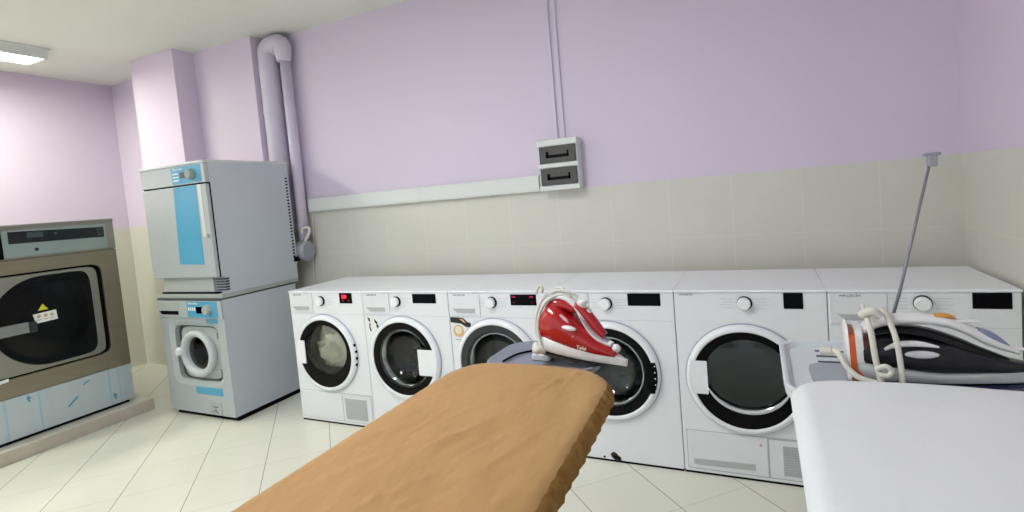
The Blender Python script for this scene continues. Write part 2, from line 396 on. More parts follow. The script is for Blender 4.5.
    loops(bm, [[(u, -.010, v) for u, v in o_], [(u, -.024, v) for u, v in o_], [(u, -.022, v) for u, v in i_], [(u, 0.02, v) for u, v in i_]])
    link('inner_ring', bm, ring or black_gloss, dr, smooth=False)
    bm = bmesh.new(); P = [(1.0, 0.016), (0.97, 0.02), (0.9, 0.012), (0.8, -0.02), (0.68, -0.05), (0.4, -0.062), (0.05, -0.065)] if kind == 'w' else [(1.0, 0.017), (0.9, 0.023), (0.7, 0.028), (0.4, 0.031), (0.05, 0.032)]
    f = frame3('-y')
    loops(bm, [[f(gx+ga*q*math.cos(a), gz+gb*q*math.sin(a), d_) for a in A] for q, d_ in P], cap1=True)
    link('door_glass', bm, glassm or door_glass, dr, smooth=True)
    if kind == 'w':
        bm = bmesh.new(); lathe(bm, [(0.172, 0.0), (0.166, 0.008), (0.158, 0.002), (0.150, -0.015)], (DC[0], DC[1], 0), n=72); link('glass_rim', bm, chrome, dr, smooth=True)
    if handle:
        side, rin = handle; bm = bmesh.new(); sector(bm, side, rin, 0.462 if side < 0 else 0.443, 0.075, 0.022, 0.0295); link('door_handle', bm, ring_white, dr, bevel=0.003)
    if hinge:
        bm = bmesh.new()
        bm.free(); bm = bmesh.new()
        if hinge == 'block':
            sector(bm, 1, 0.19, 0.444, 0.073, 0.022, 0.0325)
            link('hinge_cover', bm, black_matte, dr)
            for j in range(5):
                bm = bmesh.new(); lathe(bm, [(0.0035, 0.0325), (0.003, 0.034)], (DC[0]+.222, 0.385+.029*j, 0), n=8, cap1=True); link('hinge_screw', bm, ring_white, dr)
        else:
            for j in range(4):
                bm = bmesh.new(); z = 0.52-.04*j; bx(bm, DC[0]+math.sqrt(.2435**2-(z-DC[1])**2)-.006, DC[0]+math.sqrt(.2435**2-(z-DC[1])**2)+.004, -0.016, -0.004, z-.009, z+.006); link('hinge_screw', bm, black_matte, dr)
    if kick:
        a, b = kick
        bm = bmesh.new(); bx(bm, 0.017, w-.006, -0.0012, 0.0, 0.024, 0.2065); link('flap_seam', bm, grille_grey if drawer is False else seam, t)
        k = box('filter_flap', 0.02, a, -0.004, 0.01, 0.028, 0.203, panel_white, t, bevel=0.003)
        kk = box('vent_cover', a+.006, w-.012, -0.004, 0.01, 0.028, 0.197, panel_white, t, bevel=0.003)
        bm = bmesh.new()
        nb = 12; 
        for j in range(nb): z = 0.045+0.011*j; bx(bm, b, w-.045 if b < .42 else w-.012, -0.0062, -0.004, z, z+.0085)
        link('grille', bm, grille_grey if a > .4 or True else grille_dark, kk)
        return t, k
    return t, None
def empty_part(name, parent):
    o = bpy.data.objects.new(name, None); COL.objects.link(o); o.parent = parent; o.empty_display_size = 0.05; return o
mat_print = mat('program_print_grey', 'c8cace', 0.6)

m1, k1 = machine(0.0, 'tumble_dryer', 'white dryer with red lit square display and pale towels behind its door', 'tumble dryer', 'd', (0.424, 0.522, 0.773, 0.836), 'full', handle=(-1, 0.160), hinge='marks', kick=(0.36, 0.385), glassm=door_glass_clear, drumm=drum_lit)
m2, _ = machine(0.6, 'washing_machine', 'white washing machine with a peeling black and white sticker under its drawer', 'washing machine', 'w', (0.366, 0.523, 0.778, 0.831), None, handle=(1, 0.105), glassm=door_glass, knob=(0.25, 0.787))
m3, _ = machine(1.2, 'washing_machine', 'white washing machine with a black strip and round gold sticker left of its door', 'washing machine', 'w', (0.382, 0.527, 0.772, 0.829), 'dim', handle=None, glassm=door_glass, ring=smoke_gloss)
m4, _ = machine(1.8, 'washing_machine', 'white washing machine with black hinge block, rust spots along its bottom edge', 'washing machine', 'w', (0.391, 0.541, 0.776, 0.834), None, hinge='block', glassm=door_glass, knob=(0.285, 0.785))
m5, k5 = machine(2.4, 'tumble_dryer', 'white dryer with a small square black display and flap with long slot, empty drum', 'tumble dryer', 'd', (0.442, 0.514, 0.769, 0.836), None, handle=(-1, 0.150), drawer=False, knob=(0.292, 0.792), kick=(0.352, 0.41), glassm=door_glass_dark, drumm=drum_lit)
m6, _ = machine(3.0, 'washing_machine', 'white washing machine at the row end against the right tiled wall', 'washing machine', 'w', (0.46, 0.572, 0.777, 0.836), None, handle=(1, 0.105), glassm=door_glass, knob=(0.31, 0.797))

# machine 5: chrome crescent and slot
d5 = [c for c in m5.children if c.name.startswith('door')][0]
bm = bmesh.new(); n = 40; P = []
for i in range(n+1):
    a = PI+0.42+(PI-0.84)*i/n; P.append((0.288+.176*math.cos(a), -0.026, 0.482+.160*math.sin(a)))
tube(bm, P, [0.002+0.011*math.sin(PI*i/n)**0.6 for i in range(n+1)], n=10)
link('chrome_crescent', bm, chrome, d5, smooth=True)
bm = bmesh.new(); prism(bm, [(0.045, 0.072), (0.30, 0.078), (0.30, 0.050), (0.045, 0.046)], 0.004, 0.006); link('grip_slot', bm, slot_grey, k5)
bm = bmesh.new(); lathe(bm, [(0.005, 0.004), (0.005, 0.0055)], (0.325, 0.168, 0), n=12, cap1=True); link('red_mark', bm, mat('faded_red_print', 'c98a88', 0.6), k5)

# machine 2 sticker remains, machine 3 stickers
bm = bmesh.new(); bx(bm, 0.022, 0.105, -0.0008, 0, 0.565, 0.698); s2 = link('energy_sticker', bm, label_white, m2)
bm = bmesh.new()
prism(bm, [(0.026, 0.69), (0.042, 0.685), (0.046, 0.662), (0.034, 0.668)], 0.0008, 0.0014)
prism(bm, [(0.075, 0.685), (0.098, 0.66), (0.094, 0.648), (0.078, 0.662)], 0.0008, 0.0014)
tube(bm, [(0.042, -0.001, 0.655), (0.038, -0.001, 0.63), (0.046, -0.001, 0.608)], 0.004, n=6)
tube(bm, [(0.093, -0.001, 0.648), (0.101, -0.001, 0.62), (0.088, -0.001, 0.592), (0.066, -0.001, 0.582)], 0.0055, n=6, smoothpath=4)
link('sticker_print', bm, black_matte, s2)
bm = bmesh.new(); prism(bm, [(0.006, 0.703), (0.085, 0.700), (0.112, 0.678), (0.132, 0.672), (0.132, 0.648), (0.10, 0.650), (0.072, 0.668), (0.006, 0.674)], 0, 0.0014)
s3 = link('award_sticker', bm, mat('sticker_black', '1c1a14', 0.5), m3)
bm = bmesh.new(); prism(bm, [(0.062, 0.695), (0.083, 0.694), (0.104, 0.672), (0.088, 0.676)], 0.0014, 0.002); link('gold_stroke', bm, gold, s3)
bm = bmesh.new(); lathe(bm, [(0.034, 0), (0.034, 0.0012)], (0.052, 0.626, 0), n=28, cap1=True); sg = link('round_sticker', bm, gold, m3)
bm = bmesh.new(); lathe(bm, [(0.022, 0.0012), (0.022, 0.0018)], (0.052, 0.632, 0), n=28, cap1=True); link('sticker_centre', bm, mat('sticker_pale', 'e2dcd0', 0.5), sg)
bm = bmesh.new(); bx(bm, 0.028, 0.074, -0.0008, 0, 0.576, 0.580); link('sticker_caption', bm, grey_print, m3)
# rust on machine 4
for (cx, cz, r) in ((0.272, 0.034, 0.020), (0.285, 0.022, 0.018), (0.222, 0.021, 0.007), (0.295, 0.016, 0.010)):
    pts = [(cx+r*(0.8+.4*random.random())*math.cos(a), max(0.0125, cz+r*0.8*(0.8+.4*random.random())*math.sin(a))) for a in [2*PI*i/11 for i in range(11)]]
    bm = bmesh.new(); prism(bm, pts, 0.0, 0.0012); link('rust_patch', bm, rust, m4)

# laundry inside drums
def heap(name, label, cat, c, r, m, seed, sq=(1, 1, 1), amp=0.35):
    bm = bmesh.new(); bmesh.ops.create_icosphere(bm, subdivisions=5, radius=1)
    for v in bm.verts:
        p = v.co.copy(); q = p*1.7+Vector((seed*7.1, seed, 0))
        f = 1+amp*noise.noise(q)*0.8+0.16*noise.noise(q*2.6)+0.10*abs(noise.noise(q*5.0))
        # folds
        f += 0.07*math.sin(9*p.x+5*noise.noise(q*1.4)+seed)
        v.co = Vector((p.x*r*sq[0], p.y*r*sq[1], p.z*r*sq[2]))*f
        if v.co.z < -r*sq[2]*0.8: v.co.z = -r*sq[2]*0.8
    o = link(name, bm, m, smooth=True, loc=c); tag(o, label, cat); return o
heap('towel', 'heap of cream towels inside the leftmost white dryer', 'towel', (0.285, 0.125, 0.475), 0.165, towel_m, 1.3, (1.1, 0.45, 1.0))
heap('garment', 'dark garment inside the washing machine with the peeling sticker', 'garment', (0.90, 0.22, 0.365), 0.11, cloth_dark, 2.2, (1.3, 1.1, 1.0))
heap('garment', 'grey garment inside the washer right behind the red iron', 'garment', (2.10, 0.21, 0.40), 0.13, cloth_grey, 5.4, (1.2, 1.0, 1.0))

# ------------------------------------------------------------------ commercial tower: washer with dryer on top
TX0, TX1 = -1.088, -0.422
def commercial_washer():
    t = empty('washing_machine', 'grey commercial washer at the bottom of the stacked pair, round white porthole', 'washing machine', (0, 0, 0))
    y0, y1 = -0.165, 0.44; zc = 0.45; cx = -0.752
    bm = bmesh.new(); A = angles(cx, zc, TX0, TX1, 0.035, 0.822, 96)
    out = [ray_rect(cx, zc, TX0, TX1, 0.035, 0.822, a) for a in A]
    i1 = [(cx+sup(a, .262, .222)*math.cos(a), zc+sup(a, .262, .222)*math.sin(a)) for a in A]
    i2 = [(cx+sup(a, .228, .192)*math.cos(a), zc+sup(a, .228, .192)*math.sin(a)) for a in A]
    loops(bm, [[(u, y0, v) for u, v in out], [(u, y0, v) for u, v in i1], [(u, y0+.018, v) for u, v in i2], [(u, y0+.055, v) for u, v in i2]])
    link('front_panel', bm, grey_paint, t, smooth=False)
    bm = bmesh.new(); loops(bm, [[(TX0, y0+.0005, .035), (TX1, y0+.0005, .035), (TX1, y0+.0005, .822), (TX0, y0+.0005, .822)], [(TX0, y1, .035), (TX1, y1, .035), (TX1, y1, .822), (TX0, y1, .822)]], cap1=True)
    link('side_panels', bm, grey_side, t)
    box('base', TX0+.02, TX1-.012, y0+.03, y1-.02, 0, 0.034, black_matte, t)
    box('top_frame', TX0-.003, TX1+.001, y0-.01, y1, 0.822, 0.832, mat('dark_top_trim', '4b4f4c', 0.5), t, bevel=0.003)
    # recess back
    bm = bmesh.new(); A2 = [2*PI*i/96 for i in range(96)]
    loops(bm, [[(cx+sup(a, .24, .2)*math.cos(a), y0+.05, zc+sup(a, .24, .2)*math.sin(a)) for a in A2], [(cx+.12*math.cos(a), y0+.05, zc+.12*math.sin(a)) for a in A2]])
    link('recess_plate', bm, mat('recess_dark', '3b403f', 0.5), t)
    pl = []
    for a in A2:
        r = sup(a, .195, .180, 6); pl.append((cx+.012+r*math.cos(a), zc+r*math.sin(a)))
    bm = bmesh.new(); loops(bm, [[(u, y0+.048, v) for u, v in pl], [(u, y0+.035, v) for u, v in pl], [(cx+.13*math.cos(a), y0+.030, zc+.13*math.sin(a)) for a in A2], [(cx+.13*math.cos(a), y0+.05, zc+.13*math.sin(a)) for a in A2]])
    d = empty_part('door', t)
    link('door_plate', bm, mat('door_plate_grey', 'a7adae', 0.45), d)
    bm = bmesh.new(); lathe(bm, [(0.168, -0.03), (0.170, -0.01), (0.164, 0.006), (0.150, 0.011), (0.132, 0.007), (0.121, -0.008), (0.119, -0.04)], (cx+.008, zc, -y0), n=64, el=0.95)
    link('door_ring', bm, mat('ring_pale', 'bcc2c5', 0.4), d, smooth=True)
    bm = bmesh.new(); lathe(bm, [(0.121, -0.03), (0.10, -0.02), (0.05, -0.015), (0.004, -0.013)], (cx+.008, zc, -y0), n=48, el=0.97, cap1=True)
    link('door_glass', bm, port_glass, d, smooth=True)
    bm = bmesh.new(); lathe(bm, [(0.12, -0.05), (0.16, -0.1), (0.16, -0.35), (0.01, -0.37)], (cx+.008, zc, -y0), n=40, cap1=True)
    link('drum', bm, mat('drum_dark', '2b2422', 0.4, 0.5), t, smooth=True)
    bm = bmesh.new(); bx(bm, -0.955, -0.90, y0-.012, y0+.03, zc-.018, zc+.018); lathe(bm, [(0.026, -0.01), (0.032, 0.012), (0.024, 0.03)], (-0.905, zc+.012, -y0), n=20, cap1=True)
    link('door_latch', bm, mat('latch_white', 'dfe2e4', 0.4), d, bevel=0.004)
    for zz in (0.575, 0.325): box('hinge', -0.575, -0.545, y0+.02, y0+.036, zz-.02, zz+.02, grey_paint, d, bevel=0.003)
    # fascia
    box('fascia', TX0+.004, TX1-.004, y0-.010, y0, 0.700, 0.818, grey_paint, t, bevel=0.003)
    f = box('control_panel', -0.765, -0.462, y0-.0125, y0-.009, 0.708, 0.815, tower_blue, t)
    box('display', -0.672, -0.592, y0-.0145, y0-.012, 0.735, 0.780, display_black, f)
    bm = bmesh.new(); lathe(bm, [(0.033, 0), (0.033, 0.012), (0.026, 0.03)], (-0.548, 0.762, -y0+.0125), n=28, cap1=True); link('selector_knob', bm, mat('knob_grey', 'a9aea8', 0.35), f, bevel=0.002)
    text('maker_name', 'Electrolux', 0.024, (-0.70, y0-.013, 0.803), label_white, f)
    bm = bmesh.new()
    for j in range(4): bx(bm, -0.755+.021*j, -0.742+.021*j, y0-.0132, y0-.0122, 0.752, 0.775)
    link('programme_icons', bm, label_white, f)
    bm = bmesh.new(); prism(bm, [(-1.075, .742), (-1.045, .748), (-0.865, .748), (-0.865, .722), (-1.045, .722)], -y0+.010, -y0+.012); link('drawer_slot', bm, black_matte, t)
    box('detergent_lid', -1.055, -0.86, y0-.0125, y0-.009, 0.756, 0.806, mat('lid_grey', 'a2a9a6', 0.45), t, bevel=0.002)
    box('blue_film_strip', -0.792, -0.520, y0-.002, y0+.001, 0.172, 0.222, tower_blue, t)
    box('blue_film_tab', -0.60, -0.49, y0-.002, y0+.001, 0.665, 0.697, film_blue_dark, t)
    q = box('drain_hatch', -0.672, -0.548, y0-.004, y0+.001, 0.038, 0.122, mat('hatch_grey', 'a7acab', 0.45), t, bevel=0.003)
    bm = bmesh.new(); tube(bm, [(-0.635, y0-.005, .095), (-0.60, y0-.005, .09), (-0.612, y0-.005, .068), (-0.64, y0-.005, .055)], 0.003, n=6); tube(bm, [(-0.612, y0-.005, .07), (-0.585, y0-.005, .052)], 0.003, n=6); tube(bm, [(-0.60, y0-.005, .09), (-0.578, y0-.005, .098)], 0.003, n=6)
    link('hatch_symbol', bm, dark_print, q)
commercial_washer()

def commercial_dryer():
    t = empty('tumble_dryer', 'grey commercial dryer stacked on the grey washer, broad blue film on its door', 'tumble dryer', (0, 0, 0.84))
    Z = -0.84
    y0, y1 = -0.150, 0.487
    # recessed base plinth with louvres
    box('base_frame', TX0+.03, TX1, y0+.03, 0.475, 0.852+Z, 0.975+Z, grey_side, t)
    box('base_front', TX0+.045, TX1-.10, y0+.012, y0+.03, 0.872+Z, 0.968+Z, mat('base_front_grey', 'b3b9b7', 0.45), t, bevel=0.003)
    bm = bmesh.new()
    for j in range(5): z = 0.880+Z+.018*j; bx(bm, TX1-.085, TX1+.004, y0+.022, y0+.045, z, z+.010); bx(bm, TX1-.002, TX1+.004, y0+.03, y0+.055, z, z+.010)
    link('louvres', bm, mat('louvre_dark', '4a4f55', 0.5), t)
    box('stacking_frame', TX0+.005, TX1+.002, y0-.010, 0.475, 0.833+Z, 0.862+Z, mat('frame_grey', 'a3a9a6', 0.5), t, bevel=0.004)
    box('shadow_gap', TX0+.03, TX1-.05, y0-.002, 0.47, 0.860+Z, 0.872+Z, black_matte, t)
    box('body', TX0, TX1, y0, y1, 0.972+Z, 1.722+Z, grey_side, t, bevel=0.004)
    box('top_panel', TX0-.006, TX1+.006, y0-.035, y1+.006, 1.718+Z, 1.738+Z, tower_top, t, bevel=0.007)
    box('fascia', TX0, TX1, y0-.030, y0, 1.594+Z, 1.718+Z, grey_paint, t, bevel=0.004)
    box('fascia_gap', TX0+.004, TX1-.001, y0-.018, y0, 1.585+Z, 1.595+Z, black_matte, t)
    f = box('control_panel', -0.745, -0.452, y0-.0325, y0-.029, 1.602+Z, 1.712+Z, tower_blue, t)
    box('display', -0.658, -0.575, y0-.0345, y0-.032, 1.636+Z, 1.676+Z, mat('display_brown', '5b504e', 0.3), f)
    bm = bmesh.new(); lathe(bm, [(0.036, 0), (0.036, 0.010), (0.027, 0.032)], (-0.540, 1.656+Z, -y0+.0325), n=28, cap1=True); link('selector_knob', bm, mat('knob_grey_green', '8f9c96', 0.35), f, bevel=0.002)
    text('maker_name', 'Electrolux', 0.024, (-0.675, y0-.033, 1.699+Z), label_white, f)
    bm = bmesh.new()
    for j in range(3): bx(bm, -0.735, -0.675, y0-.0332, y0-.0322, 1.622+.022*j+Z, 1.629+.022*j+Z)
    link('programme_text_lines', bm, label_white, f)
    d = box('door', TX0+.002, TX1-.001, y0-.030, y0-.002, 0.975+Z, 1.585+Z, grey_paint, t, bevel=0.005)
    bm = bmesh.new(); prism(bm, [(-0.745, 1.583+Z), (-0.515, 1.583+Z), (-0.525, 1.062+Z), (-0.772, 1.070+Z)], -y0+.030, -y0+.0315); link('blue_film', bm, tower_blue, d)
    box('door_gap', TX0+.01, TX1+.0015, y0-.004, y0+.003, 0.975+Z, 1.590+Z, black_matte, t)
    box('handle_strip', -0.500, -0.466, y0-.034, y0-.029, 1.245+Z, 1.583+Z, strip_pale, d, bevel=0.003)
    box('handle_tab', -0.464, -0.440, y0-.036, y0-.029, 1.235+Z, 1.262+Z, mat('tab_grey', '8d9293', 0.4), d, bevel=0.002)
    # vent holes on the side
    bm = bmesh.new()
    for j in range(26): z = 1.02+Z+.0235*j; bx(bm, TX1-.001, TX1+.0015, 0.452, 0.470, z, z+.012)
    bx(bm, TX1-.001, TX1+.01, 0.455, 0.500, 0.985+Z, 1.02+Z)
    link('vent_holes', bm, black_matte, t)
    # fan housing at the rear
    bm = bmesh.new()
    tube(bm, [(-0.44, 0.560, 1.055+Z), (-0.385, 0.560, 1.055+Z), (-0.365, 0.560, 1.055+Z)], [0.078, 0.078, 0.06], n=28)
    link('fan_outlet', bm, mat('fan_grey', '9a9ca6', 0.45), t, smooth=False)
    bm = bmesh.new(); tube(bm, [(-0.40, 0.55, 1.12+Z), (-0.36, 0.555, 1.17+Z), (-0.345, 0.56, 1.20+Z), (-0.36, 0.565, 1.232+Z), (-0.40, 0.55, 1.225+Z), (-0.41, 0.55, 1.19+Z)], 0.011, n=8, smoothpath=5)
    link('hose_loop', bm, cable_white, t, smooth=True)
commercial_dryer()

# exhaust ducts at the rear of the tower
t = empty('exhaust_duct', 'pale lilac painted exhaust duct rising behind the stacked dryer to the ceiling', 'duct', (-0.598, 0.58, 0))
bm = bmesh.new(); P = [(0, 0, 1.2), (0, 0, 1.6), (0, 0, 2.1), (0, 0, 2.50), (0.005, 0, 2.60), (0.05, 0, 2.635), (0.10, 0, 2.635)]
tube(bm, P, 0.073, n=28, smoothpath=6); link('front_pipe', bm, duct_paint, t, smooth=True)
bm = bmesh.new(); tube(bm, [(0.08, 0, 2.635), (0.13, -.005, 2.635), (0.165, -.005, 2.61), (0.17, -.005, 2.55), (0.17, -.005, 2.50)], [0.074, 0.074, 0.072, 0.06, 0.05], n=28, smoothpath=5); link('elbow', bm, duct_paint, t, smooth=True)
for z in (2.12, 2.46):
    bm = bmesh.new(); tube(bm, [(0, 0, z), (0, 0, z+.03)], 0.077, n=28); link('collar', bm, duct_paint, t, bevel=0.002)
bm = bmesh.new(); tube(bm, [(0.165, 0.01, 1.14), (0.165, 0.01, 2.55)], 0.04, n=20); link('rear_pipe', bm, duct_paint, t, smooth=True)

# trunking, conduit, breaker box
tr = empty('cable_trunking', 'long white plastic cable trunking on the wall above the tiles, left of the breaker box', 'trunking', (-0.39, YB, 1.35))
bm = bmesh.new(); bx(bm, 0, 1.935, -0.04, 0, 0.0, 0.10); link('channel', bm, trunk_white, tr, bevel=0.003)
bm = bmesh.new(); bx(bm, 0.003, 1.934, -0.044, -0.04, 0.012, 0.088); link('lid', bm, trunk_white, tr, bevel=0.001)
co = empty('cable_conduit', 'pair of lilac painted conduits running up the wall from the breaker box', 'conduit', (1.67, YB, 1.65))
for x in (0.0, 0.045):
    bm = bmesh.new(); bx(bm, x-.013, x+.013, -0.012, 0, -0.02, H-1.65); link('conduit_strip', bm, mat('conduit_lilac', 'd9cde0', 0.5), co, bevel=0.004)
BX0, BX1 = 1.572, 1.823
br = empty('breaker_box', 'white wall breaker box with two smoked flaps, one above the other', 'breaker box', (BX0, YB, 1.35))
wB = BX1-BX0
bm = bmesh.new(); bx(bm, 0, wB, -0.085, 0, 0.0, 0.30); link('case', bm, trunk_white, br, bevel=0.006)
box('case_rim_top', -0.003, wB+.003, -0.098, -0.06, 0.262, 0.302, trunk_white, br, bevel=0.006)
box('case_rim_middle', -0.003, wB+.003, -0.098, -0.06, 0.133, 0.160, trunk_white, br, bevel=0.004)
box('case_rim_bottom', -0.003, wB+.003, -0.098, -0.06, -0.004, 0.028, trunk_white, br, bevel=0.006)
for z0 in (0.030, 0.162):
    hgt = 0.1 if z0 < .1 else 0.1
    fl = box('smoked_flap', 0.012, wB-.010, -0.101, -0.084, z0, z0+hgt, smoked_lid, br, bevel=0.004)
    bm = bmesh.new(); bx(bm, 0.055, wB-.05, -0.103, -0.1, z0+.030, z0+.048)
    bx(bm, 0.055, 0.075, -0.103, -0.1, z0+.030, z0+.068); bx(bm, wB-.062, wB-.05, -0.103, -0.1, z0+.030, z0+.068)
    link('flap_window', bm, black_gloss, fl, bevel=0.003)
bm = bmesh.new(); tube(bm, [(-0.385, 0.648, 1.35), (-0.40, 0.645, 1.1), (-0.43, 0.64, 0.9), (-0.40, 0.62, 0.5), (-0.36, 0.60, 0.02)], 0.004, n=8, smoothpath=6)
tag(link('cable', bm, cable_white, smooth=True), 'thin white cable hanging from the left end of the trunking', 'cable')

# ------------------------------------------------------------------ big steel washer on its plinth
pl = empty('machine_plinth', 'low plastered plinth under the big steel washer', 'plinth', (-2.0, -0.9, 0))
bm = bmesh.new(); bx(bm, -0.75, 0.655, -1.1, 0.765, 0, 0.078); link('kerb', bm, kerb, pl, bevel=0.004)
bm = bmesh.new(); bx(bm, -0.75, 0.650, -1.1, 0.760, 0.078, 0.084); link('top_slab', bm, kerb_top, pl)
def steel_washer():
    X = -1.44; Y0, Y1 = -1.11, -0.208; zb, zt = 0.084, 1.42
    t = empty('washing_machine', 'big stainless steel front loading washer on the plinth at the left', 'washing machine', (X, (Y0+Y1)/2, zb))
    off = Vector((X, (Y0+Y1)/2, zb))
    def put(name, bm, m, parent=t, **kw):
        if parent is t: bmesh.ops.translate(bm, verts=bm.verts, vec=-off)
        return link(name, bm, m, parent, **kw)
    # parts are built in room coordinates, then shifted
    bm = bmesh.new(); bx(bm, X-.95, X-.012, Y0, Y1, zb+.02, zt); put('body', bm, steel, bevel=0.004)
    bm = bmesh.new(); bx(bm, X-.9, X-.02, Y0+.02, Y1-.03, zb, zb+.022); put('base', bm, black_matte)
    bm = bmesh.new(); bx(bm, X-.011, X+.004, Y0+.002, Y1-.001, zb+.022, 0.362); put('lower_panel', bm, film_white, bevel=0.003)
    for y in (-0.36, -0.30, -0.76, -0.93):
        bm = bmesh.new(); bx(bm, X+.004, X+.0048, y-.004, y+.004, zb+.025, 0.36); put('film_seam', bm, film_blue)
    bm = bmesh.new()
    for (y, z, s) in ((-0.335, 0.165, .016), (-0.81, 0.33, .014)):
        prism(bm, [(y-s, z), (y-s*.3, z+s*1.6), (y+s, z), (y+s*.4, z-s*.2), (y+s*.4, z-s*1.5), (y-s*.4, z-s*1.5), (y-s*.4, z-s*.2)], X+.004, X+.0052, '+x')
    prism(bm, [(-0.62, 0.20), (-0.56, 0.25), (-0.55, 0.243), (-0.61, 0.195)], X+.004, X+.0052, '+x')
    prism(bm, [(-0.52, 0.315), (-0.48, 0.335), (-0.475, 0.328), (-0.515, 0.308)], X+.004, X+.0052, '+x')
    put('film_arrows', bm, film_blue_dark)
    # front frame with recess
    cy, cz = -0.66, 0.80; zf0, zf1 = 0.366, 1.205
    A = angles(cy, cz, Y0, Y1, zf0, zf1, 120)
    out = [ray_rect(cy, cz, Y0, Y1, zf0, zf1, a) for a in A]
    fr = [(cy+sup(a, .343, .318, 14)*math.cos(a), cz-.002+sup(a, .343, .318, 14)*math.sin(a)) for a in A]
    bm = bmesh.new(); loops(bm, [[(X-.012, u, v) for u, v in out], [(X+.006, u, v) for u, v in out], [(X+.006, u, v) for u, v in fr], [(X-.03, u, v) for u, v in fr]])
    put('front_frame', bm, steel_dark, bevel=0.002)
    fr2 = [(cy+(u-cy)*1.01, cz+(v-cz)*1.01) for u, v in fr]
    bm = bmesh.new(); loops(bm, [[(X-.010, u, v) for u, v in fr2]], cap0=True); put('recess', bm, black_matte)
    dr = empty_part('door', t)
    def dd(name, bm, m, **kw):
        bmesh.ops.translate(bm, verts=bm.verts, vec=-off); return link(name, bm, m, dr, **kw)
    dsh = [(cy-.008+sup(a, .318, .306, 14)*math.cos(a), cz-.002+sup(a, .318, .306, 14)*math.sin(a)) for a in A]
    def R(a):
        if math.cos(a) < 0: return 0.283
        return sup(a, .258, .283, 9)
    ins = [(cy+R(a)*math.cos(a), cz+R(a)*math.sin(a)) for a in A]
    bm = bmesh.new(); loops(bm, [[(X-.009, u, v) for u, v in dsh], [(X+.010, u, v) for u, v in dsh], [(X+.012, u, v) for u, v in ins], [(X+.002, u, v) for u, v in ins]])
    dd('door_panel', bm, steel, bevel=0.003)
    bm = bmesh.new(); ins2 = lambda k: [(cy+k*(u-cy), cz+k*(v-cz)) for u, v in ins]
    loops(bm, [[(X+.016, u, v) for u, v in ins2(1.01)], [(X+.018, u, v) for u, v in ins2(.985)], [(X+.012, u, v) for u, v in ins2(.94)], [(X+.006, cy+.235*math.cos(a), cz+.235*math.sin(a)) for a in A], [(X+.028, cy+.20*math.cos(a), cz+.20*math.sin(a)) for a in A], [(X+.034, cy+.12*math.cos(a), cz+.12*math.sin(a)) for a in A]], cap1=True)
    dd('door_bowl', bm, mat('door_bowl_black', '050607', 0.22, spec=0.2), smooth=True)
    bm = bmesh.new(); bx(bm, X+.02, X+.052, -0.955, -0.775, 0.745, 0.812); dd('latch_plate', bm, mat('latch_steel', '8e908e', 0.35, 0.5), bevel=0.005)
    bm = bmesh.new(); bx(bm, X+.03, X+.056, -0.775, -0.735, 0.742, 0.808); dd('latch_grip', bm, mat('grip_dark', '26282b', 0.3), bevel=0.004)
    bm = bmesh.new(); prism(bm, [(-0.745, 0.850), (-0.735, 0.790), (-0.618, 0.795), (-0.622, 0.857)], X+.0365, X+.038, '+x')
    lb = dd('warning_label', bm, label_white)
    bm = bmesh.new(); 
    for j in range(3): lathe(bm, [(0.010, 0), (0.010, 0.0008)], (-0.715+.034*j, 0.832, X+.038), '+x', n=16, cap1=True)
    bmesh.ops.translate(bm, verts=bm.verts, vec=-off); link('label_symbols', bm, mat('symbol_ochre', 'b9a878', 0.5), lb)
    bm = bmesh.new()
    for j in range(3): bx(bm, X+.038, X+.0386, -0.727+.034*j, -0.702+.034*j, 0.808, 0.812)
    bmesh.ops.translate(bm, verts=bm.verts, vec=-off); link('label_lines', bm, grey_print, lb)
    bm = bmesh.new(); prism(bm, [(-0.715, 0.868), (-0.660, 0.868), (-0.688, 0.908)], X+.034, X+.0365, '+x'); dd('warning_triangle', bm, yellow)
    bm = bmesh.new(); prism(bm, [(-0.97, 0.462), (-0.895, 0.470), (-0.895, 0.490), (-0.97, 0.484)], X+.010, X+.0125, '+x'); dd('small_label', bm, label_white)
    # upper fascia
    bm = bmesh.new(); bx(bm, X-.012, X+.010, Y0, Y1, 1.208, zt); put('fascia', bm, steel, bevel=0.003)
    bm = bmesh.new(); bx(bm, X-.2, X+.014, Y0-.002, Y1+.001, 1.405, zt+.003); put('top_edge', bm, steel, bevel=0.003)
    bm = bmesh.new(); bx(bm, X+.010, X+.016, -0.835, -0.262, 1.222, 1.388); put('fascia_plate', bm, fascia_blue, bevel=0.002)
    bm = bmesh.new(); bx(bm, X+.010, X+.018, -0.88, -0.835, 1.215, 1.395); put('fascia_notch', bm, black_matte)
    bm = bmesh.new(); prism(bm, [(-0.805, 1.305), (-0.278, 1.298), (-0.276, 1.368), (-0.803, 1.380)], X+.016, X+.019, '+x')
    dp = put('display_strip', bm, mat('strip_black', '0c1418', 0.25), bevel=0.001)
    bm = bmesh.new(); prism(bm, [(-0.71, 1.335), (-0.625, 1.334), (-0.625, 1.368), (-0.71, 1.370)], X+.019, X+.0198, '+x')
    bmesh.ops.translate(bm, verts=bm.verts, vec=-off); link('lcd_screen', bm, lcd, dp)
    bm = bmesh.new()
    for j in range(3): bx(bm, X+.019, X+.0198, -0.320, -0.290, 1.312+.018*j, 1.320+.018*j)
    bx(bm, X+.019, X+.0198, -0.565, -0.550, 1.345, 1.358)
    bmesh.ops.translate(bm, verts=bm.verts, vec=-off); link('button_print', bm, lcd, dp)
    bm = bmesh.new(); lathe(bm, [(0.011, 0), (0.009, 0.006)], (-0.668, 1.258, X+.016), '+x', n=16, cap1=True); put('emergency_dot', bm, mat('dot_green', '1c2a20', 0.4))
steel_washer()

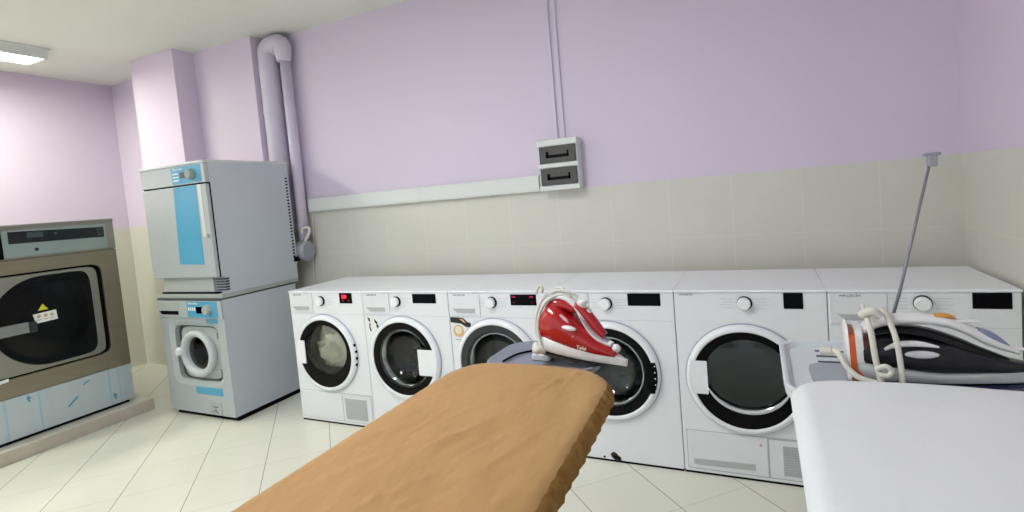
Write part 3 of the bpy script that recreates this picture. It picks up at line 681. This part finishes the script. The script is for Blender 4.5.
# ------------------------------------------------------------------ ironing boards
def board(label, x0, x1, ytip, yback, ztop, cr, clothm, sidem, gather, seed, taper=0.0):
    t = empty('ironing_board', label, 'ironing board', ((x0+x1)/2, (ytip+yback)/2, 0), 'ironing boards')
    cx, cy = (x0+x1)/2, (ytip+yback)/2; hw = (x1-x0)/2; hl = (ytip-yback)/2
    n = 240; out = []
    p = 5.5
    for i in range(n):
        a = 2*PI*i/n
        # superellipse ends with a rounded rectangle feel
        c, s = math.cos(a), math.sin(a)
        u = hw*math.copysign(abs(c)**(2/p), c); v = math.copysign(abs(s)**(2/2.0), s)
        out.append((u, v))
    # rounded rectangle with corner radii
    out = []
    def arc(cx_, cy_, rx, ry, a0, a1, k): 
        for i in range(k): a = a0+(a1-a0)*i/k; out.append((cx_+rx*math.cos(a), cy_+ry*math.sin(a)))
    rl, rr, ry = cr
    arc(hw-rr, hl-ry, rr, ry, 0, PI/2, 26)
    for i in range(20): out.append((hw-rr-(2*hw-rl-rr)*i/20, hl+0.008*math.sin(PI*i/20)))
    arc(-hw+rl, hl-ry, rl, ry, PI/2, PI, 26)
    for i in range(70): out.append((-hw, hl-ry-(2*hl-ry-.05)*i/70))
    arc(-hw+.05, -hl+.05, .05, .05, PI, 1.5*PI, 8)
    for i in range(12): out.append((-hw+.05+(2*hw-.1)*i/12, -hl))
    arc(hw-.05, -hl+.05, .05, .05, 1.5*PI, 2*PI, 8)
    for i in range(70): out.append((hw, -hl+.05+(2*hl-ry-.05)*i/70))
    out = [(u-taper*max(0, u/hw)*max(0, (v-(hl-.8))/.8), v) for u, v in out]
    def ringat(inset, z, wob=0.0, wz=0.0):
        r = []
        for i, (u, v) in enumerate(out):
            a = Vector((out[(i+1) % len(out)][0]-out[i-1][0], out[(i+1) % len(out)][1]-out[i-1][1])).normalized(); nx, ny = a.y, -a.x
            g = wob*(math.sin(i*2.1+seed)+0.7*noise.noise(Vector((i*.55, seed, 0)))) if wob else 0
            r.append((u-nx*(inset+g), v-ny*(inset+g), z+(wz*noise.noise(Vector((i*.4, seed+3, 0))) if wz else 0)))
        return r
    bm = bmesh.new()
    rings = [ringat(0.030, ztop-.062, gather, .006), ringat(0.012, ztop-.060, gather, .004), ringat(0.001, ztop-.046, gather), ringat(-0.002, ztop-.030, gather), ringat(0.003, ztop-.017, gather*.8), ringat(0.012, ztop-.007, gather*.4), ringat(0.020, ztop-.002, gather*.2), ringat(0.030, ztop)]
    vs = loops(bm, rings)
    # cloth top: shrinking rings toward the spine, with low wrinkles
    last = rings[-1]; prev = vs[-1]
    K = 44; rn = random.Random(int(seed*10)); folds = []
    for _ in range(34 if gather > 0.002 else 9):
        folds.append((rn.uniform(-hw*.8, hw*.8), rn.uniform(-hl*.3, hl*.92), rn.uniform(.5, 1.5), rn.uniform(.05, .17), rn.uniform(.005, .011), rn.uniform(.0012, .0036)*(1 if gather > 0.002 else .35)))
    for k in range(1, K+1):
        f = 1-k/K; row = []
        for (u, v, z) in last:
            vv = max(-hl+.25, min(hl-.2, v)); q = Vector((u*f, vv+(v-vv)*f, 0))
            wv = Vector((q.x*9+seed, q.y*5, 0)); rd = abs(noise.noise(Vector((q.x*4+q.y*3.2, q.y*2.0-q.x*5.5, seed))))
            dz = 0.0022*noise.noise(wv)*min(1, k/4) + (0.007 if gather > 0.002 else 0.0015)*max(0, 0.22-rd)/0.22*min(1, k/4)*noise.noise(Vector((q.x*3, q.y*3, seed+5)))
            for (fx, fy, fa, fl_, fw, fh) in folds:
                ux, uy = q.x-fx, q.y-fy; al = ux*math.cos(fa)+uy*math.sin(fa); ac = -ux*math.sin(fa)+uy*math.cos(fa)+.06*al*al/fl_
                if abs(al) < 2*fl_ and abs(ac) < 4*fw: dz += fh*math.exp(-(al/fl_)**2*1.5-(ac/fw)**2)*min(1, k/8)
            row.append(bm.verts.new((q.x, q.y, ztop+dz)))
        for i in range(len(row)):
            j = (i+1) % len(row)
            bm.faces.new((prev[i], prev[j], row[j], row[i]))
        prev = row
    bmesh.ops.remove_doubles(bm, verts=bm.verts, dist=0.0004)
    for f in bm.faces:
        c = f.calc_center_median(); f.material_index = 1 if c.z < ztop-.011 else 0
    link('cover', bm, [clothm, sidem], t, smooth=True)
    bm = bmesh.new(); bx(bm, -hw+.05, hw-.05, -hl+.05, hl-.1, ztop-.060, ztop-.045); link('deck', bm, leg_metal, t)
    # crossed legs with cross bars
    for s in (-1, 1):
        bm = bmesh.new(); xx = s*0.13
        tube(bm, [(xx, s*(hl-.32), ztop-.06), (xx, -s*(hl-.34), 0.02)], 0.011, n=12)
        tube(bm, [(xx-.1, -s*(hl-.34), 0.014), (xx+.1, -s*(hl-.34), 0.014)], 0.013, n=12)
        link('leg', bm, leg_metal, t, smooth=True)
    return t
board('tan cotton covered ironing board in the foreground, left of the white one', 1.988, 2.477, -1.166, -2.36, 0.885, (0.10, 0.15, 0.14), tan_cloth, tan_gather_shade, 0.0034, 1.0, 0.035)
board('white cotton covered ironing board in the right foreground', 2.812, 3.30, -1.137, -2.30, 0.885, (0.12, 0.12, 0.075), white_cloth, white_cloth, 0.00012, 4.0)

def rest_tray(label, x0, x1, y0, y1, z, rad, m, rim, extra):
    t = empty('iron_rest_tray', label, 'iron rest', ((x0+x1)/2, (y0+y1)/2, z), 'iron rests at the board tips')
    hx, hy = (x1-x0)/2, (y1-y0)/2
    def rr(ins, zz):
        out = []
        for (sx, sy, a0) in ((1, 1, 0), (-1, 1, PI/2), (-1, -1, PI), (1, -1, 1.5*PI)):
            r_ = max(rad-ins, 0.004)
            for i in range(9): a = a0+PI/2*i/8; out.append((sx*(hx-rad)+r_*math.cos(a), sy*(hy-rad)+r_*math.sin(a), zz))
        return out
    bm = bmesh.new(); loops(bm, [rr(.02, -.018), rr(.004, -.010), rr(0, rim), rr(.004, rim+.004), rr(.012, rim+.002), rr(.022, 0.0)], cap0=True, cap1=True)
    link('tray', bm, m, t, smooth=False, bevel=0.002)
    bm = bmesh.new(); bx(bm, -0.09, -0.07, -hy-.12, -hy+.05, -0.03, -0.018); bx(bm, 0.07, 0.09, -hy-.12, -hy+.05, -0.03, -0.018); link('bracket', bm, leg_metal, t)
    extra(t, hx, hy); return t
def ex_grey(t, hx, hy):
    bm = bmesh.new(); P = [(-hx+.055, -hy+.06, 0.006), (-hx+.07, -hy+.13, 0.006), (-hx+.12, -hy+.175, 0.006), (-hx+.2, -hy+.19, 0.006)]
    tube(bm, P, 0.0035, n=8, smoothpath=6); link('black_groove', bm, black_matte, t, smooth=True)
    bm = bmesh.new(); bx(bm, -.035, .02, -.04, .03, 0.001, 0.020); link('heel_rest', bm, mat('heel_rest_white', 'd5d6d8', 0.4), t, bevel=0.004)
def ex_white(t, hx, hy):
    bm = bmesh.new(); n = 24
    pts = [(-hx+.13+sup(2*PI*i/n, .07, .085, 5)*math.cos(2*PI*i/n), -hy+.17+sup(2*PI*i/n, .07, .085, 5)*math.sin(2*PI*i/n)) for i in range(n)]
    loops(bm, [[(u, v, 0) for u, v in pts], [(u, v, 0.0015) for u, v in pts]], cap1=True); link('heat_patch', bm, tray_patch, t)
    bm = bmesh.new()
    for j in range(3): bx(bm, -hx+.085, -hx+.15, hy-.05-.045*j, hy-.043-.045*j, 0.0, 0.0025)
    link('vent_slots', bm, dark_print, t)
rest_tray('blue grey iron rest tray at the tip of the tan board', 2.045, 2.37, -1.20, -0.935, 0.868, 0.085, tray_grey, 0.004, ex_grey)
rest_tray('white plastic iron rest tray at the tip of the white board', 2.800, 3.26, -1.20, -0.80, 0.850, 0.06, tray_white, 0.014, ex_white)

# ------------------------------------------------------------------ irons (local: x heel -> nose, y width, z up; length 1 scaled)
def plan_w(s, wmax): return wmax*(max(0.0, 1-max(0, (s-.18)/.82)**1.9))**0.85*(0.86+.14*min(1, s/.18))
def loft(bm, st, n=24, mi=0):
    ls = []
    for (x, w, h0, h1, p) in st:
        l = []
        for i in range(n):
            a = 2*PI*i/n; c, s = math.cos(a), math.sin(a)
            l.append((x, w*math.copysign(abs(c)**(2/p), c), (h0+h1)/2+(h1-h0)/2*math.copysign(abs(s)**(2/p), s)))
        ls.append(l)
    loops(bm, ls, cap0=True, cap1=True, mi=mi)
def interp(tab, s):
    for (a, x), (b, y) in zip(tab, tab[1:]):
        if s <= b: t = (s-a)/(b-a); t = t*t*(3-2*t)*0.5+t*0.5; return x+(y-x)*t
    return tab[-1][1]
def sweep(bm, pts, k=6, n=14):   # pts: (x, z, half width y, half thickness)
    P = catmull([Vector((a, b, 0)) for a, b, _, _ in pts], k); Q = catmull([Vector((c, d, 0)) for _, _, c, d in pts], k); ls = []
    for i, p in enumerate(P):
        t = (P[min(i+1, len(P)-1)]-P[max(i-1, 0)]).normalized(); nx, nz = -t.y, t.x
        ls.append([(p.x+nx*Q[i].y*math.sin(2*PI*j/n), Q[i].x*math.cos(2*PI*j/n), p.y+nz*Q[i].y*math.sin(2*PI*j/n)) for j in range(n)])
    loops(bm, ls, cap0=True, cap1=True)
def sole(bm, L, w, z0, z1, x0=0.0, grow=0.0):
    pts = []
    for i in range(31): s = i/30; pts.append((x0+s*L, plan_w(s, w)+grow))
    loop = [(x, -y) for x, y in pts]+[(x, y) for x, y in pts[::-1]]
    loops(bm, [[(x, y, z0) for x, y in loop], [(x, y, z1) for x, y in loop]], cap0=True, cap1=True)

def red_iron():
    L = 0.250
    t = empty('steam_iron', 'red and white steam iron resting at the tip of the tan board', 'iron', (2.211, -1.085, 0.901), rot=(0, math.radians(8.0), math.radians(-9)))
    t.scale = (.95, .95, .93)
    bm = bmesh.new(); sole(bm, L, 0.056, 0, 0.006); link('soleplate', bm, sole_metal, t)
    bm = bmesh.new()
    top = [(0, .056), (.2, .050), (.5, .040), (.8, .036), (1.0, .026)]
    loft(bm, [(s*L, max(plan_w(s, .054), .004), .006, interp(top, s), 5) for s in [i/24 for i in range(25)]]); link('base_shell', bm, iron_white, t, smooth=True)
    bm = bmesh.new()
    tp = [(0, .125), (.06, .148), (.18, .145), (.32, .122), (.5, .090), (.7, .062), (.88, .045)]
    bt = [(0, .030), (.2, .026), (.5, .022), (.88, .020)]
    loft(bm, [(s*L, max(plan_w(min(s*1.02, 1), .0575), .006)*(1 if s < .8 else 1), interp(bt, s), interp(tp, s), 2.6) for s in [i*.88/26 for i in range(27)]], n=32); link('water_tank', bm, iron_red, t, smooth=True)
    # heel column rising into handle
    bm = bmesh.new(); sweep(bm, [(.022, .07, .040, .034), (.022, .115, .036, .034), (.032, .140, .030, .026), (.06, .146, .025, .018), (.09, .138, .022, .014)]); link('heel_column', bm, iron_red, t, smooth=True)
    bm = bmesh.new(); sweep(bm, [(.004, .05, .036, .010), (.000, .10, .030, .009), (.010, .150, .024, .009), (.045, .168, .021, .009), (.078, .158, .019, .009), (.10, .138, .017, .008), (.128, .100, .018, .008), (.155, .072, .018, .010), (.185, .062, .015, .009), (.205, .058, .012, .008)])
    link('handle_trim', bm, iron_white, t, smooth=True)
    bm = bmesh.new(); sweep(bm, [(.088, .150, .017, .009), (.105, .146, .018, .012), (.130, .125, .018, .014), (.155, .100, .017, .014), (.180, .078, .014, .010)]); link('handle_grip', bm, iron_red, t, smooth=True)
    bm = bmesh.new(); sweep(bm, [(.112, .122, .0185, .004), (.140, .093, .019, .006), (.172, .072, .017, .005), (.195, .066, .012, .003)]); link('grey_insert', bm, mat('insert_grey', 'a59aa4', 0.35), t, smooth=True)
    bm = bmesh.new(); tube(bm, [(.110, 0, .146), (.108, 0, .162), (.107, 0, .166)], [.013, .016, .013], n=18); link('steam_button', bm, iron_white, t, smooth=True)
    bm = bmesh.new(); tube(bm, [(.128, 0, .136), (.131, 0, .144)], [.010, .008], n=14); link('spray_button', bm, iron_white, t, smooth=True)
    bm = bmesh.new(); bmesh.ops.create_uvsphere(bm, u_segments=16, v_segments=10, radius=1); bmesh.ops.scale(bm, vec=(.013, .012, .012), verts=bm.verts); bmesh.ops.translate(bm, vec=(L*.865, 0, .050), verts=bm.verts); link('spray_nozzle', bm, iron_white, t, smooth=True)
    # thumb dial in the handle opening, on both sides
    for s in (-1, 1):
        bm = bmesh.new(); bmesh.ops.create_uvsphere(bm, u_segments=20, v_segments=12, radius=1); bmesh.ops.scale(bm, vec=(.024, .010, .007), verts=bm.verts); bmesh.ops.translate(bm, vec=(.092, s*.047, .094), verts=bm.verts); link('temperature_dial', bm, iron_white, t, smooth=True)
        bm = bmesh.new(); sweep(bm, [(.060, .122, .003, .006), (.078, .112, .003, .007), (.088, .100, .003, .004)]); bmesh.ops.translate(bm, vec=(0, s*.040, 0), verts=bm.verts); link('filler_flap', bm, mat('flap_pink', 'd9b6b8', 0.3), t, smooth=True)
    bm = bmesh.new(); bmesh.ops.create_uvsphere(bm, u_segments=10, v_segments=6, radius=.003); bmesh.ops.translate(bm, vec=(.110, -.0505, .073), verts=bm.verts); link('pilot_light', bm, amber, t)
    o = text('maker_name', 'Tefal', 0.014, (.138, -.0535, .048), label_white, t, depth=0.001); o.rotation_euler = (PI/2-.25, .0, math.radians(8))
    return t
RI = red_iron()
def cord(name, label, P, r, m, smoothpath=6):
    bm = bmesh.new(); tube(bm, P, r, n=10, smoothpath=smoothpath); return tag(link(name, bm, m, smooth=True), label, 'cord')
t = empty_part('power_cord', RI); t.location = (0.006, -.0, .004)
def cpart(P, name='cord_loop', r=.0045, m=cable_white): 
    bm = bmesh.new(); tube(bm, P, r, n=10, smoothpath=7); return link(name, bm, m, t, smooth=True)
cpart([(.00, -.045, .02), (-.022, -.035, .05), (-.026, -.03, .10), (-.012, -.025, .15), (.020, -.01, .178), (.06, 0, .180), (.085, .01, .168)])
cpart([(.008, -.05, .015), (-.008, -.048, .06), (-.012, -.04, .105), (.004, -.03, .148), (.035, -.015, .170), (.065, .0, .168)])
cpart([(.0, .045, .02), (-.02, .045, .08), (-.015, .04, .14), (.01, .02, .18), (.04, .005, .184)])
bm = bmesh.new(); tube(bm, [(-.012, -.045, .018), (-.004, -.06, .008), (.008, -.062, .012), (.018, -.05, .004)], [.012, .013, .012, .007], n=12, smoothpath=4); link('cord_grip', bm, cable_sleeve, t, smooth=True)
bm = bmesh.new(); tube(bm, [(-.030, -.03, .165), (-.022, -.03, .190), (-.010, -.03, .186), (-.012, -.03, .172)], .004, n=8, smoothpath=4); link('cord_clip', bm, cable_sleeve, t, smooth=True)

def big_iron():
    L = 0.338
    t = empty('steam_iron', 'black and white steam iron with orange heel at the tip of the white board', 'iron', (2.948, -1.045, 0.853), rot=(0, math.radians(-2.0), math.radians(-3)))
    bm = bmesh.new(); sole(bm, L, 0.060, 0, 0.007); link('soleplate', bm, sole_blue, t)
    bm = bmesh.new(); top = [(0, .060), (.2, .046), (.45, .034), (.7, .036), (1.0, .040)]
    loft(bm, [(s*L, max(plan_w(s, .060), .004), .007, interp(top, s), 4) for s in [i/24 for i in range(25)]]); link('base_shell', bm, iron_silver, t, smooth=True)
    bm = bmesh.new(); tp = [(.05, .100), (.2, .108), (.35, .104), (.5, .090), (.65, .070), (.8, .052), (.95, .042)]; bt = [(.05, .035), (.4, .020), (.7, .022), (.95, .03)]
    loft(bm, [(s*L, max(plan_w(s, .0605), .005), interp(bt, s), interp(tp, s), 2.6) for s in [.05+i*.90/26 for i in range(27)]], n=32); link('water_tank', bm, iron_smoke, t, smooth=True)
    bm = bmesh.new(); sweep(bm, [(.030, .106, .034, .007), (.08, .113, .034, .008), (.13, .106, .032, .012), (.175, .088, .028, .014), (.22, .066, .022, .012), (.27, .046, .014, .008)]); link('black_arch', bm, iron_black, t, smooth=True)
    bm = bmesh.new(); sweep(bm, [(.018, .060, .030, .010), (.022, .105, .028, .011), (.05, .129, .025, .012), (.105, .136, .023, .012), (.165, .131, .022, .011), (.205, .114, .020, .011), (.243, .088, .018, .010), (.285, .068, .013, .006)]); link('handle_shell', bm, iron_white, t, smooth=True)
    bm = bmesh.new(); sweep(bm, [(.180, .131, .012, .004), (.208, .131, .010, .005), (.228, .130, .005, .002)]); link('steam_trigger', bm, iron_white, t, smooth=True)
    bm = bmesh.new(); sweep(bm, [(.152, .143, .012, .003), (.170, .143, .012, .005), (.188, .139, .010, .002)]); link('steam_button', bm, amber, t, smooth=True)
    bm = bmesh.new(); sweep(bm, [(.222, .114, .012, .004), (.244, .100, .013, .008), (.27, .080, .010, .003)]); link('spray_button', bm, spray_blue, t, smooth=True)
    bm = bmesh.new(); sweep(bm, [(.262, .078, .009, .003), (.284, .074, .008, .004), (.298, .072, .004, .002)]); link('spray_lip', bm, iron_white, t, smooth=True)
    for s in (-1, 1):
        bm = bmesh.new(); sweep(bm, [(.055, .083, .004, .003), (.08, .094, .005, .006), (.115, .096, .005, .006), (.148, .090, .003, .002)]); bmesh.ops.translate(bm, vec=(0, s*.056, 0), verts=bm.verts); link('inner_bow', bm, iron_white, t, smooth=True)
        bm = bmesh.new(); bmesh.ops.create_uvsphere(bm, u_segments=20, v_segments=12, radius=1); bmesh.ops.scale(bm, vec=(.030, .006, .008), verts=bm.verts); bmesh.ops.translate(bm, vec=(.118, s*.058, .074), verts=bm.verts); link('temperature_dial', bm, mat('dial_silver', 'cfcdd4', 0.3), t, smooth=True)
        bm = bmesh.new(); sweep(bm, [(.146, .072, .002, .0015), (.20, .058, .002, .0018), (.262, .040, .002, .001)]); bmesh.ops.translate(bm, vec=(0, s*.050, 0), verts=bm.verts)
        for v in bm.verts: v.co.y = s*(plan_w(min(v.co.x/L, 1), .060)*0.93)
        link('tank_line', bm, iron_silver, t)
    # heel
    bm = bmesh.new(); loft(bm, [(-.014, .046, .002, .125, 6), (-.008, .050, .002, .130, 6)]); link('heel_plate', bm, iron_white, t, smooth=False)
    bm = bmesh.new(); loft(bm, [(-.008, .052, .004, .116, 6), (.004, .053, .004, .114, 6)]); link('orange_band', bm, orange, t)
    bm = bmesh.new(); loft(bm, [(.004, .053, .040, .122, 6), (.018, .053, .040, .122, 6)]); link('heel_spacer', bm, iron_white, t)
    bm = bmesh.new(); loft(bm, [(.004, .053, .004, .040, 6), (.020, .053, .004, .040, 6)]); link('orange_foot', bm, orange, t)
    bm = bmesh.new(); loft(bm, [(.018, .052, .040, .112, 6), (.028, .052, .040, .108, 6)]); link('dark_red_band', bm, mat('dark_red_band', '5b1e18', 0.3), t)
    return t
BI = big_iron()
t = empty_part('power_cord', BI); t.location = (0.026, -.004, .004)
def cp2(P, r, name='cord_loop', m=cable_sleeve, el=1.0):
    bm = bmesh.new(); tube(bm, P, r, n=10, smoothpath=7, el=el); return link(name, bm, m, t, smooth=True)
cp2([(.018, -.075, .005), (.010, -.074, .06), (.006, -.066, .12), (.002, -.03, .152), (.002, .02, .156), (.012, .065, .12), (.02, .075, .05), (.02, .07, .0)], .006)
cp2([(.052, -.078, .0), (.052, -.078, .05), (.048, -.068, .11), (.040, -.035, .146), (.038, .02, .150), (.046, .065, .12), (.052, .075, .05), (.052, .07, .0)], .0055)
cp2([(-.008, -.04, .150), (.012, -.05, .162), (.026, -.045, .150)], .009, 'cord_knot')
cp2([(.008, -.083, .045), (.024, -.088, .054), (.034, -.088, .044), (.026, -.088, .034), (.012, -.084, .036)], .005, 'cord_hook')
cp2([(-.068, -.02, .062), (-.058, -.03, .064), (-.052, -.045, .058), (-.040, -.055, .035), (-.02, -.065, .018), (.01, -.075, .012)], .0065, 'cord_tail')
cp2([(-.090, -.015, .062), (-.066, -.02, .063)], .010, 'plug')

# cord guide rod standing at the tip of the white board
t = empty('cord_guide_rod', 'thin grey cord guide rod with clip rising at the tip of the white board', 'cord guide', (3.01, -0.925, 0.855))
bm = bmesh.new(); tube(bm, [(0.006, 0, 0.0), (0.052, 0, .17), (0.122, 0.0, 0.485)], [.0042, .0038, .0030], n=12); link('rod', bm, rod_grey, t, smooth=True)
bm = bmesh.new(); bx(bm, .114, .132, -.01, .01, .462, .488); bx(bm, .106, .140, -.006, .006, .486, .494); link('clip', bm, mat('clip_grey', '9c9ca6', 0.35, 0.3), t, bevel=0.003)
bm = bmesh.new(); bx(bm, -.012, .012, -.012, .012, -.005, .016); link('clamp', bm, leg_metal, t, bevel=0.003)
